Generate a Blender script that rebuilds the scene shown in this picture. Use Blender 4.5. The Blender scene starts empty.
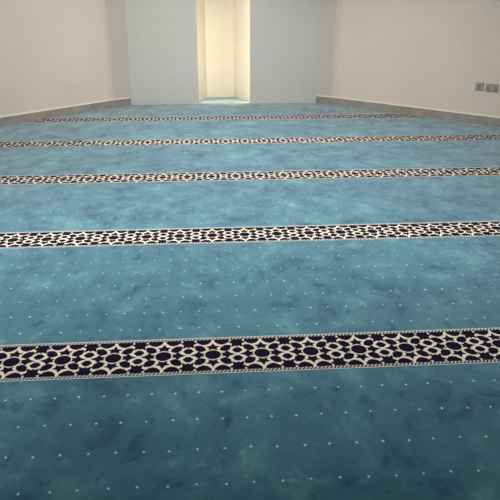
import bpy, bmesh, math, random
from mathutils import Vector, Matrix
random.seed(4)
sc = bpy.context.scene
COL = sc.collection

# ------------------------------------------------------------------ helpers
def link(name, bm, mats, parent=None, smooth=False):
    me = bpy.data.meshes.new(name)
    bm.normal_update()
    bm.to_mesh(me); bm.free()
    for m in (mats if isinstance(mats, (list, tuple)) else [mats]):
        me.materials.append(m)
    if smooth:
        for p in me.polygons: p.use_smooth = True
    o = bpy.data.objects.new(name, me)
    COL.objects.link(o)
    if parent: o.parent = parent
    return o

def struct(name, bm, mats, parent=None):
    o = link(name, bm, mats, parent)
    o['kind'] = 'structure'
    return o

def tag(o, label, cat, group=None):
    o['label'] = label; o['category'] = cat
    if group: o['group'] = group

def prism(bm, pts, z0, z1, mat=0):
    """solid between z0 and z1 over a counter-clockwise outline"""
    lo = [bm.verts.new((x, y, z0)) for x, y in pts]
    hi = [bm.verts.new((x, y, z1)) for x, y in pts]
    n = len(pts)
    fs = [bm.faces.new(hi), bm.faces.new(lo[::-1])]
    for i in range(n):
        j = (i + 1) % n
        fs.append(bm.faces.new((lo[i], lo[j], hi[j], hi[i])))
    for f in fs: f.material_index = mat
    return fs

def box(bm, c, s, mat=0, M=None, bevel=0.0):
    r = bmesh.ops.create_cube(bm, size=1.0)
    vs = r['verts']
    bmesh.ops.scale(bm, vec=s, verts=vs)
    bmesh.ops.translate(bm, vec=c, verts=vs)
    es = list({e for v in vs for e in v.link_edges})
    if bevel:
        rr = bmesh.ops.bevel(bm, geom=es, offset=bevel, segments=2, affect='EDGES', profile=0.6)
        vs = list({v for f in rr['faces'] for v in f.verts} | {v for v in vs if v.is_valid})
    fs = {f for v in vs for f in v.link_faces}
    for f in fs: f.material_index = mat
    if M is not None:
        bmesh.ops.transform(bm, matrix=M, verts=vs)
    return vs

# ------------------------------------------------------------------ materials
def newmat(name):
    m = bpy.data.materials.new(name); m.use_nodes = True
    nt = m.node_tree; b = nt.nodes['Principled BSDF']
    return m, nt, b

def noise(nt, vec, scale, detail=4, rough=0.55, mapping=None):
    n = nt.nodes.new('ShaderNodeTexNoise')
    n.inputs['Scale'].default_value = scale
    n.inputs['Detail'].default_value = detail
    n.inputs['Roughness'].default_value = rough
    if mapping:
        mp = nt.nodes.new('ShaderNodeMapping')
        mp.inputs['Scale'].default_value = mapping[0]
        mp.inputs['Rotation'].default_value = mapping[1]
        nt.links.new(vec, mp.inputs['Vector']); vec = mp.outputs[0]
    nt.links.new(vec, n.inputs['Vector'])
    return n.outputs['Fac']

def ramp(nt, fac, stops):
    r = nt.nodes.new('ShaderNodeValToRGB')
    while len(r.color_ramp.elements) < len(stops): r.color_ramp.elements.new(0.5)
    for e, (p, c) in zip(r.color_ramp.elements, stops):
        e.position = p; e.color = (*c, 1)
    nt.links.new(fac, r.inputs[0])
    return r.outputs[0]

def mix(nt, mode, fac, a, b):
    n = nt.nodes.new('ShaderNodeMix'); n.data_type = 'RGBA'; n.blend_type = mode
    n.inputs[0].default_value = fac
    for s, v in ((n.inputs[6], a), (n.inputs[7], b)):
        if isinstance(v, tuple): s.default_value = (*v, 1)
        else: nt.links.new(v, s)
    return n.outputs[2]

def bump(nt, b, h, strength, dist):
    n = nt.nodes.new('ShaderNodeBump')
    n.inputs['Strength'].default_value = strength
    n.inputs['Distance'].default_value = dist
    nt.links.new(h, n.inputs['Height']); nt.links.new(n.outputs[0], b.inputs['Normal'])

def coords(nt):
    return nt.nodes.new('ShaderNodeTexCoord').outputs['Object']

def plaster(name, col, var=0.035):
    m, nt, b = newmat(name); v = coords(nt)
    f = noise(nt, v, 1.3, 3)
    c0 = tuple(x * (1 - var) for x in col); c1 = tuple(min(1, x * (1 + var)) for x in col)
    nt.links.new(ramp(nt, f, [(0.3, c0), (0.7, c1)]), b.inputs['Base Color'])
    b.inputs['Roughness'].default_value = 0.62
    b.inputs['Specular IOR Level'].default_value = 0.25
    bump(nt, b, noise(nt, v, 160, 2), 0.05, 0.002)
    return m

def plain(name, col, rough=0.6, metal=0.0, spec=0.5):
    m, nt, b = newmat(name)
    v = coords(nt)
    f = noise(nt, v, 300, 2)
    nt.links.new(ramp(nt, f, [(0.25, tuple(x * .93 for x in col)), (0.75, tuple(min(1, x * 1.07) for x in col))]), b.inputs['Base Color'])
    b.inputs['Roughness'].default_value = rough
    b.inputs['Metallic'].default_value = metal
    b.inputs['Specular IOR Level'].default_value = spec
    return m

def yarn(name, col, sheen=0.15, var=0.1):
    m, nt, b = newmat(name); v = coords(nt)
    f = noise(nt, v, 350, 3)
    nt.links.new(ramp(nt, f, [(0.2, tuple(x * (1 - var) for x in col)), (0.8, tuple(min(1, x * (1 + var)) for x in col))]), b.inputs['Base Color'])
    b.inputs['Roughness'].default_value = 0.95
    b.inputs['Specular IOR Level'].default_value = 0.05
    b.inputs['Sheen Weight'].default_value = sheen
    b.inputs['Sheen Roughness'].default_value = 0.4
    return m

def pile_material():
    """teal velvet pile with brushed, trodden patches"""
    m, nt, b = newmat('teal_pile'); v = coords(nt)
    big = noise(nt, v, 1.5, 4, 0.6, ((1.0, 1.3, 1), (0, 0, 0.5)))
    warp = nt.nodes.new('ShaderNodeTexNoise'); warp.inputs['Scale'].default_value = 2.2; warp.inputs['Detail'].default_value = 2
    nt.links.new(v, warp.inputs['Vector'])
    vv = mix(nt, 'LINEAR_LIGHT', 0.12, v, warp.outputs['Color'])
    streak = noise(nt, vv, 5.0, 5, 0.62, ((1.15, 0.85, 1), (0, 0, -0.5)))
    marks = noise(nt, vv, 13.0, 4, 0.6, ((1.1, 0.8, 1), (0, 0, 0.35)))
    fine = noise(nt, v, 60, 3, 0.6)
    c = ramp(nt, big, [(0.30, PILE_DARK), (0.52, PILE_MID), (0.72, PILE_LIGHT)])
    g = ramp(nt, streak, [(0.36, (0.50, 0.60, 0.70)), (0.43, (0.86, .90, .93)), (0.55, (1.0, 1.0, 1.0)), (0.64, (1.55, 1.32, 1.22))])
    c = mix(nt, 'MULTIPLY', 1.0, c, g)
    k = ramp(nt, marks, [(0.34, (0.42, 0.58, 0.66)), (0.40, (1, 1, 1)), (0.60, (1, 1, 1)), (0.67, (1.9, 1.5, 1.36))])
    c = mix(nt, 'MULTIPLY', 0.8, c, k)
    h = ramp(nt, fine, [(0.25, (0.88, 0.88, 0.88)), (0.75, (1.12, 1.12, 1.12))])
    c = mix(nt, 'MULTIPLY', 0.8, c, h)
    sw = nt.nodes.new('ShaderNodeMapRange')               # brushed pile lies flat or stands up: the sheen varies with it
    sw.inputs['From Min'].default_value = 0.3; sw.inputs['From Max'].default_value = 0.7
    sw.inputs['To Min'].default_value = SHEEN * 0.55; sw.inputs['To Max'].default_value = SHEEN * 1.2; sw.clamp = True
    half = nt.nodes.new('ShaderNodeMath'); half.operation = 'MULTIPLY_ADD'
    half.inputs[1].default_value = 0.5; half.inputs[2].default_value = 0.0
    nt.links.new(marks, half.inputs[0])
    sc_ = nt.nodes.new('ShaderNodeMath'); sc_.operation = 'MULTIPLY_ADD'; sc_.inputs[1].default_value = 0.5
    nt.links.new(streak, sc_.inputs[0]); nt.links.new(half.outputs[0], sc_.inputs[2])
    nt.links.new(sc_.outputs[0], sw.inputs['Value'])
    nt.links.new(sw.outputs[0], b.inputs['Sheen Weight'])
    nt.links.new(c, b.inputs['Base Color'])
    b.inputs['Roughness'].default_value = 0.9
    b.inputs['Specular IOR Level'].default_value = 0.08
    b.inputs['Sheen Roughness'].default_value = 0.42
    b.inputs['Sheen Tint'].default_value = (1.0, 0.98, 0.96, 1)
    bump(nt, b, mix(nt, 'MIX', 0.25, streak, noise(nt, v, 500, 2)), 0.25, 0.02)
    return m

PILE_DARK, PILE_MID, PILE_LIGHT = (0.024, 0.116, 0.164), (0.036, 0.150, 0.204), (0.057, 0.190, 0.240)
SHEEN = 0.85
M_pile = pile_material()
M_tuft = yarn('pale_tuft', (0.52, 0.64, 0.65), 0.3)
M_navy = yarn('navy_yarn', (0.007, 0.005, 0.020), 0.0, 0.2)
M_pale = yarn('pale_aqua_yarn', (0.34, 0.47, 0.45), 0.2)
M_cream = yarn('cream_yarn', (0.70, 0.62, 0.50), 0.15)
M_cord_dark = yarn('dark_cord_yarn', (0.03, 0.028, 0.035), 0.05, 0.2)
M_cord_light = yarn('light_cord_yarn', (0.58, 0.56, 0.52), 0.15)
M_wall = plaster('warm_white_plaster', (0.645, 0.565, 0.495))
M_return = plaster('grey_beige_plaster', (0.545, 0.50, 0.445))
M_panel = plaster('cool_white_plaster', (0.585, 0.565, 0.53))
M_niche = plaster('cream_plaster', (0.76, 0.70, 0.575))
M_ceil = plaster('ceiling_paint', (0.78, 0.76, 0.72))
M_floor = plain('concrete_screed', (0.35, 0.34, 0.32), 0.9)
M_plate = plain('brushed_metal_plate', (0.37, 0.335, 0.31), 0.5, 0.1)
M_switch = plain('grey_plastic', (0.28, 0.255, 0.24), 0.5)
M_hole = plain('dark_slot', (0.03, 0.03, 0.03), 0.8)

def skirting_material():
    m, nt, b = newmat('stone_skirting'); v = coords(nt)
    f = noise(nt, v, 7, 5, 0.6)
    nt.links.new(ramp(nt, f, [(0.25, (0.23, 0.20, 0.17)), (0.55, (0.31, 0.28, 0.24)), (0.8, (0.40, 0.36, 0.31))]), b.inputs['Base Color'])
    b.inputs['Roughness'].default_value = 0.28
    b.inputs['Specular IOR Level'].default_value = 0.5
    return m
M_skirt = skirting_material()
M_bead = plain('white_sealant', (0.80, 0.77, 0.70), 0.5)

# ------------------------------------------------------------------ plan of the room (metres; floor pile at z = 0)
def U(a, b):
    d = Vector((b[0] - a[0], b[1] - a[1])); return d.normalized()
PY = 7.665                                             # face of the end panel
LK, LE = (-1.140, 7.500), (-0.962, 7.640)              # left wall: kink and its meeting with the panel (skirting face)
RK, RE = (1.521, 7.531), (1.350, 7.655)
LD = U((-2.144, 6.339), LK); RD = U((2.952, 5.942), RK)
LF = (LK[0] - LD.x * 7.2, LK[1] - LD.y * 7.2)          # far ends of the diagonal walls
RF = (RK[0] - RD.x * 7.2, RK[1] - RD.y * 7.2)
ZB, ZC = -0.012, 3.0                                   # slab, ceiling
T = 0.014                                              # skirting thickness

def offset(line, d):
    """shift an open polyline sideways by d (positive: to the left of its direction)"""
    out = []
    for i, p in enumerate(line):
        ns = []
        if i > 0: t = U(line[i - 1], p); ns.append(Vector((-t.y, t.x)))
        if i < len(line) - 1: t = U(p, line[i + 1]); ns.append(Vector((-t.y, t.x)))
        n = sum(ns, Vector((0, 0))).normalized(); n /= n.dot(ns[0])
        out.append((p[0] + n.x * d, p[1] + n.y * d))
    return out

LWL = [LF, LK, LE]                                     # runs away from the viewer, outside is on its left
RWL = [RE, RK, RF]

def wall(name, line, mat, thick=0.22):
    a = offset(line, T); b = offset(line, T + thick)
    bm = bmesh.new(); fs = prism(bm, a + b[::-1], ZB, ZC)
    bmesh.ops.recalc_face_normals(bm, faces=bm.faces)
    for f in bm.faces:                                  # the narrow return beside the end panel gets a darker, greyer tone than the wall
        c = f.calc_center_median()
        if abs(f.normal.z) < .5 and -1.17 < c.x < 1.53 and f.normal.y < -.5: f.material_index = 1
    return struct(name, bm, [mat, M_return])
def past(a, b, d): t = U(a, b); return (b[0] + t.x * d, b[1] + t.y * d)
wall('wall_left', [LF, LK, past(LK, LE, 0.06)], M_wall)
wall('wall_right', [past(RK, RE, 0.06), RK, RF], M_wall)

def skirting(name, line, h):
    a = offset(line, 0.0005); b = offset(line, T)
    bm = bmesh.new(); prism(bm, a + b[::-1], ZB, h)
    bmesh.ops.recalc_face_normals(bm, faces=bm.faces)
    top = [e for e in bm.edges if all(abs(v.co.z - h) < 1e-6 for v in e.verts)]
    bmesh.ops.bevel(bm, geom=top, offset=0.003, segments=2, affect='EDGES')
    c = offset(line, 0.006)
    fs = prism(bm, c + b[::-1], h, h + 0.008, 1)
    bmesh.ops.recalc_face_normals(bm, faces=bm.faces)
    return struct(name, bm, [M_skirt, M_bead])
skirting('baseboard_left', LWL, 0.084)
skirting('baseboard_right', RWL, 0.086)

# end panel with its niche: two piers and a lintel in one mesh
NL, NR, PT, NTOP = -0.121, 0.520, 0.10, 2.35
NCX, NRX, NRY = 0.188, 0.385, 0.50                      # the recess is a little wider than the opening
NY0 = PY + PT
bm = bmesh.new()
prism(bm, [(-1.02, PY), (NL, PY), (NL, PY + PT), (-1.02, PY + PT)], ZB, ZC)
prism(bm, [(NR, PY), (1.41, PY), (1.41, PY + PT), (NR, PY + PT)], ZB, ZC)
prism(bm, [(NL, PY), (NR, PY), (NR, PY + PT), (NL, PY + PT)], NTOP, ZC)
bmesh.ops.recalc_face_normals(bm, faces=bm.faces)
struct('wall_back', bm, M_panel)

# the splayed recess behind the opening, with a cap
NSEG = 3
def arc(rx, ry):
    """three-sided recess: two splayed sides and a flat back"""
    k = rx - NRX; y = NY0 + 0.0005
    return [(NCX - rx, y), (-0.020 - k * .55, y + ry), (0.343 + k * .55, y + ry), (NCX + rx, y)]
bm = bmesh.new()
ai, ao = arc(NRX, NRY), arc(NRX + .08, NRY + .08)
vi = [[bm.verts.new((x, y, z)) for x, y in ai] for z in (ZB, NTOP + .05)]
vo = [[bm.verts.new((x, y, z)) for x, y in ao] for z in (ZB, NTOP + .05)]
for k in range(NSEG):
    f = bm.faces.new((vi[0][k + 1], vi[0][k], vi[1][k], vi[1][k + 1]))
    f = bm.faces.new((vo[0][k], vo[0][k + 1], vo[1][k + 1], vo[1][k]))
    bm.faces.new((vi[1][k], vo[1][k], vo[1][k + 1], vi[1][k + 1])); bm.faces.new((vi[0][k], vi[0][k + 1], vo[0][k + 1], vo[0][k]))
for k in (0, NSEG): bm.faces.new((vi[0][k], vo[0][k], vo[1][k], vi[1][k]))
prism(bm, ao[::-1], NTOP + .05, NTOP + .12)
bmesh.ops.recalc_face_normals(bm, faces=bm.faces)
struct('wall_niche', bm, M_niche)

# slab and ceiling
bm = bmesh.new(); prism(bm, [(-7, -2.5), (8, -2.5), (8, 8.6), (-7, 8.6)], ZB - 0.15, ZB); struct('floor', bm, M_floor)
bm = bmesh.new(); prism(bm, [(-7, -2.5), (8, -2.5), (8, 8.6), (-7, 8.6)], ZC, ZC + 0.15); struct('ceiling', bm, M_ceil)

# ------------------------------------------------------------------ carpet
G = 0.0015                                              # gap between carpet edge and skirting
Lp = offset(LWL, -G); Rp = offset(RWL, -G)
YF = -1.5
def at_y(line, y):
    (x0, y0), (x1, y1) = line
    t = (y - y0) / (y1 - y0); return x0 + (x1 - x0) * t
YC = PY - G
pts = [(-5.9, YF), (7.0, YF), (7.0, 1.5), (at_y((Rp[2], Rp[1]), 2.3), 2.3), Rp[1], (Rp[0][0], Rp[0][1]), (1.345, YC), (-0.960, YC), (Lp[2][0], Lp[2][1]), Lp[1], (at_y((Lp[0], Lp[1]), 2.6), 2.6), (-5.9, 1.8)]
bm = bmesh.new()
prism(bm, pts, ZB + 0.0002, 0.0, 0)

ROWS = [6.6473 - 1.2 * n for n in range(5)]             # centres of the five borders
def clip_to_room(bm):
    for a, b, s in ((Lp[0], Lp[1], 1), (Lp[1], Lp[2], 1), (Rp[0], Rp[1], 1), (Rp[1], Rp[2], 1)):
        t = U(a, b)
        bmesh.ops.bisect_plane(bm, geom=bm.verts[:] + bm.edges[:] + bm.faces[:], plane_co=(a[0], a[1], 0), plane_no=(-t.y, t.x, 0), clear_outer=True)

# woven dots of the field, in straight rows between the borders
dz = 0.0012
def inside(x, y):
    for line in (Lp, Rp):
        for a, b in zip(line, line[1:]):
            t = U(a, b)
            if -t.y * (x - a[0]) + t.x * (y - a[1]) > -0.02: return False
    return y < YC - 0.02
offs = [0.1343 * k for k in range(7)]
for rc in ROWS + [0.6473]:
    for of in offs:
        y = rc + of + (0.172 if rc < 1 else 0.197)
        for i in range(-48, 60):
            x = 0.0175 + 0.0757 * i + random.uniform(-.003, .003); yy = y + random.uniform(-.003, .003)
            if abs(x) > 4.2 or not inside(x, yy): continue
            r = 0.0050 * random.uniform(.85, 1.1)
            ring = [bm.verts.new((x + r * cx, yy + r * 1.15 * cy, dz)) for cx, cy in ((1, 0), (.45, .45), (0, 1), (-.45, .45), (-1, 0), (-.45, -.45), (0, -1), (.45, -.45))]
            f = bm.faces.new(ring); f.material_index = 1
carpet = link('prayer_carpet', bm, [M_pile, M_tuft])
tag(carpet, 'teal blue wall-to-wall prayer carpet with pale dots and five navy and cream patterned borders', 'carpet')

# the border's repeating unit. Half unit, upper right quarter; mirrored both ways.
P = 0.1762                                              # length of one repeat
CELL_GROW = 0.0029
HB = 0.0992                                             # half width of the patterned ground
def mirror(poly, sx, sy): return [(x * sx, y * sy) for x, y in poly]
def oval(rx, ry, n=12): return [(rx * math.cos(2 * math.pi * (i + .5) / n), ry * math.sin(2 * math.pi * (i + .5) / n)) for i in range(n)]
cells = []
cells.append(oval(0.0262, 0.0268))                      # the round eye of the rosette
star5 = [(0, .073), (.0065, .0575), (.0200, .0535), (.0110, .0450), (.0135, .0345), (0, .0405), (-.0135, .0345), (-.0110, .0450), (-.0200, .0535), (-.0065, .0575)]
cells += [star5, mirror(star5, 1, -1)]                  # stars above and below the eye
side = [(.0340, .0085), (.0440, .0085), (.0510, .0205), (.0590, .0085), (.0745, 0), (.0590, -.0085), (.0510, -.0205), (.0440, -.0085), (.0340, -.0085), (.0375, 0)]
cells += [side, mirror(side, -1, 1)]                    # stars at its sides
petal = [(.0275, .0300), (.0430, .0225), (.0590, .0330), (.0640, .0550), (.0590, .0610), (.0440, .0600), (.0310, .0465)]
for sx in (1, -1):
    for sy in (1, -1): cells.append(mirror(petal, sx, sy))
hexa = [(P / 2 - .0165, .0265), (P / 2 - .0060, .0120), (P / 2 + .0060, .0120), (P / 2 + .0165, .0265), (P / 2 + .0060, .0410), (P / 2 - .0060, .0410)]
cells += [hexa, mirror(hexa, 1, -1)]                    # two small hexagons between rosettes
cx = P / 2
bigs = [(cx + a, b) for a, b in ((-.0190, .0990), (-.0150, .0885), (-.0285, .0830), (-.0150, .0715), (-.0185, .0500), (-.0060, .0600), (0, .0530), (.0060, .0600), (.0185, .0500), (.0150, .0715), (.0285, .0830), (.0150, .0885), (.0190, .0990))]
cells += [bigs, mirror(bigs, 1, -1)]                    # large stars cut by the edge
dome = [(.0085, .0990), (.0085, .0880), (.0210, .0735), (.0330, .0690), (.0470, .0755), (.0570, .0900), (.0570, .0990)]
for sx in (1, -1):
    for sy in (1, -1): cells.append(mirror(dome, sx, sy))

def grow(poly, d):
    """push the outline of a cell outwards by d"""
    a = sum(p[0] * q[1] - q[0] * p[1] for p, q in zip(poly, poly[1:] + poly[:1]))
    if a < 0: poly = poly[::-1]
    out = []
    for i, p in enumerate(poly):
        t0 = U(poly[i - 1], p); t1 = U(p, poly[(i + 1) % len(poly)])
        n = Vector((t0.y, -t0.x)) + Vector((t1.y, -t1.x))
        n = n.normalized(); k = max(.5, n.dot(Vector((t0.y, -t0.x))))
        out.append((p[0] + n.x * d / k, max(-HB, min(HB, p[1] + n.y * d / k))))
    return out

def add_cell(bm, poly, ox, oy, z, mat):
    a = sum(p[0] * q[1] - q[0] * p[1] for p, q in zip(poly, poly[1:] + poly[:1]))
    if a < 0: poly = poly[::-1]
    f = bm.faces.new([bm.verts.new((ox + x, oy + y, z)) for x, y in poly]); f.material_index = mat

cells = [grow(c, CELL_GROW) for c in cells]
X0, X1 = -4.3, 4.9
for n, yc in enumerate(ROWS):
    xa = max(X0, at_y((Lp[0], Lp[1]), yc + 0.15) - 0.4); xb = min(X1, at_y((Rp[2], Rp[1]), yc + 0.15) + 0.4)
    # woven ground: cream lattice, navy cells
    bm = bmesh.new()
    prism(bm, [(xa, yc - HB - .001), (xb, yc - HB - .001), (xb, yc + HB + .001), (xa, yc + HB + .001)], -0.004, 0.0010, 1)
    k0, k1 = math.floor((xa + 0.008) / P), math.ceil((xb + 0.008) / P)
    ph = -0.0084 + (0.0 if n == 4 else random.uniform(-.05, .05))
    if n == 3: ph = 0.0
    for k in range(k0, k1 + 1):
        for c in cells: add_cell(bm, c, ph + k * P, yc, 0.0016, 0)
    bmesh.ops.triangulate(bm, faces=[f for f in bm.faces if len(f.verts) > 4])
    clip_to_room(bm)
    band = link('border_band', bm, [M_navy, M_cream], carpet)
    # twisted cord along either edge
    for s in (1, -1):
        bm = bmesh.new()
        ya, yb = sorted((yc + s * (HB + .001), yc + s * (HB + .0155)))
        prism(bm, [(xa, ya), (xb, ya), (xb, yb), (xa, yb)], -0.004, 0.0012, 0)
        yo, yp = sorted((yc + s * (HB + .0155), yc + s * (HB + .0195)))
        prism(bm, [(xa, yo), (xb, yo), (xb, yp), (xa, yp)], -0.004, 0.0012, 1)
        q = 0.0135
        for i in range(int((xb - xa) / q) - 1):
            x = xa + i * q
            y0, y1 = ya + .0015, yb - .0015
            add_cell(bm, [(x, y0), (x + .0062, y0), (x + .0062 + .0085, y1), (x + .0085, y1)], 0, 0, 0.0019, 1)
        clip_to_room(bm)
        link('edge_cord', bm, [M_cord_dark, M_cord_light], band)

# carpet piece lying in the niche, woven with pale strokes that fan out along its front
bm = bmesh.new()
e = 0.003
outl = [(NL + e, PY + .002)] + [(NL + e, NY0 + .003)] + [(x, y + .003) for x, y in arc(NRX - e, NRY - 2 * e)] + [(NR - e, NY0 + .003), (NR - e, PY + .002)]
prism(bm, outl[::-1], ZB + .0002, 0.001, 0)
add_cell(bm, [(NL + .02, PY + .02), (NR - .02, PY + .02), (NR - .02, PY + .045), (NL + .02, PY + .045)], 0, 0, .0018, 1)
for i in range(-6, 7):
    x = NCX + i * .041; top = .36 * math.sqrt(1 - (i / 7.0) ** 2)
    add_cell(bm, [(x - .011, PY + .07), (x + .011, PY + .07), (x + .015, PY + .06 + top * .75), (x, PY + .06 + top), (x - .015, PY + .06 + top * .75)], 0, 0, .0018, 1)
rug = link('niche_carpet', bm, [M_pile, M_pale])
tag(rug, 'small pale aqua carpet piece with pale strokes filling the lit wall niche', 'carpet')

# ------------------------------------------------------------------ sockets on the right wall
rt = U(RK, RF)                                          # along the wall towards the viewer
nrm = Vector((rt.y, -rt.x)); nrm = nrm if nrm.dot(Vector((-1, -1))) > 0 else -nrm
def wall_frame(s, z):
    o = Vector(RK) + rt * s - nrm * T
    return Matrix(((rt.x, nrm.x, 0, o.x), (rt.y, nrm.y, 0, o.y), (0, 0, 1, z), (0, 0, 0, 1)))
def socket(name, s, z, width, label):
    M = wall_frame(s, z)
    e_ = bpy.data.objects.new(name, None); COL.objects.link(e_); e_.matrix_world = M
    tag(e_, label, 'socket', 'wall sockets above the right baseboard')
    h = 0.076
    bm = bmesh.new(); box(bm, (0, .005, 0), (width, .010, h), 0, None, .003)
    link('faceplate', bm, M_plate, e_)
    return e_, h
S1, h = socket('wall_outlet', 1.860, 0.379, 0.084, 'small square single outlet plate, farther and narrower of the pair on the right wall')
bm = bmesh.new(); box(bm, (0, .0115, .002), (.040, .005, .048), 0, None, .001); link('module', bm, M_switch, S1)
bm = bmesh.new(); box(bm, (0, .0145, .004), (.008, .0015, .026), 0); link('slot', bm, M_hole, S1)
for dx in (-.034, .034):
    bm = bmesh.new(); bmesh.ops.create_cone(bm, cap_ends=True, segments=12, radius1=.0028, radius2=.0028, depth=.002, matrix=Matrix.Translation((dx, .0108, 0)) @ Matrix.Rotation(math.pi / 2, 4, 'X'))
    link('screw', bm, M_switch, S1)
S2, h = socket('wall_outlet', 1.990, 0.378, 0.128, 'wide double power socket plate, nearer of the pair on the right wall')
for dx in (-.036, .036):
    bm = bmesh.new()
    box(bm, (dx, .0106, -.008), (.044, .002, .044), 0, None, .0006)
    f = link('socket_face', bm, M_switch, S2)
    bm = bmesh.new()
    for px, pz, sx, sz in ((0, .006, .004, .009), (-.011, -.012, .008, .004), (.011, -.012, .008, .004)):
        box(bm, (dx + px, .0120, -.008 + pz), (sx, .0012, sz))
    link('pin_hole', bm, M_hole, f)
    bm = bmesh.new(); box(bm, (dx * .55, .0125, .026), (.016, .006, .015), 0, None, .001); link('rocker_switch', bm, M_switch, S2)

# ------------------------------------------------------------------ light
def area(name, loc, size, power, col=(1, 1, 1), rot=(0, 0, 0), sy=None, spread=None):
    l = bpy.data.lights.new(name, 'AREA'); l.energy = power; l.color = col
    l.shape = 'RECTANGLE'; l.size = size; l.size_y = sy or size
    if spread: l.spread = spread
    o = bpy.data.objects.new(name, l); o.location = loc; o.rotation_euler = rot; COL.objects.link(o); return o
R_ = math.radians
area('ceiling_fill', (-0.20, 5.7, 2.96), 0.6, 68, (1.0, .965, .92), spread=R_(135))  # ceiling lights are unseen and added, tuned for wall and carpet brightness
area('ceiling_fill', (0.85, 4.9, 2.96), 0.6, 48, (1.0, .965, .92), spread=R_(135))
area('ceiling_fill', (-1.0, 3.0, 2.96), 0.6, 19, (1.0, .965, .92), spread=R_(75))
area('ceiling_fill', (1.0, 2.9, 2.96), 0.6, 14, (1.0, .965, .92), spread=R_(75))
area('side_fill', (-4.6, 3.4, 1.6), 1.8, 56, (.96, .98, 1.0), (R_(90), 0, R_(-75)), 2.0)  # side lights added inside the room, no window behind them, to lift the walls
area('side_fill', (5.0, 3.2, 1.6), 1.8, 26, (.98, .98, 1.0), (R_(90), 0, R_(75)), 2.0)
for sx in (-1, 1):                                      # warm strips hidden behind the edges of the niche opening
    area('niche_strip', (NCX + sx * .352, NY0 + .02, 0.16), 0.03, 0.95, (1.0, .93, .80), (R_(90), 0, R_(sx * 132)), 0.30)
    area('niche_strip', (NCX + sx * .352, NY0 + .02, 0.85), 0.03, 3.3, (1.0, .93, .80), (R_(90), 0, R_(sx * 132)), 1.00)

wd = bpy.data.worlds.new('world'); sc.world = wd; wd.use_nodes = True
wd.node_tree.nodes['Background'].inputs[0].default_value = (.80, .88, 1.0, 1)
wd.node_tree.nodes['Background'].inputs[1].default_value = 0.06

# ------------------------------------------------------------------ camera
cd = bpy.data.cameras.new('camera'); cam = bpy.data.objects.new('camera', cd); COL.objects.link(cam)
r = Vector((9.97724790e-01, -6.74161230e-02, -5.56558228e-04)); u = Vector((0.02610361, 0.37868267, 0.92515838)); d = Vector((0.06215983, 0.92306798, -0.37958089))
cam.matrix_world = Matrix(((r.x, u.x, -d.x, 0), (r.y, u.y, -d.y, 0), (r.z, u.z, -d.z, 1.16167), (0, 0, 0, 1)))
cd.sensor_width = 36; cd.sensor_fit = 'HORIZONTAL'; cd.lens = 36 * 600 / 500; cd.clip_start = 0.02
sc.camera = cam
sc.view_settings.view_transform = 'Standard'; sc.view_settings.look = 'None'
sc.view_settings.exposure = 0; sc.view_settings.gamma = 1
try: sc.view_settings.use_curve_mapping = False
except Exception: pass
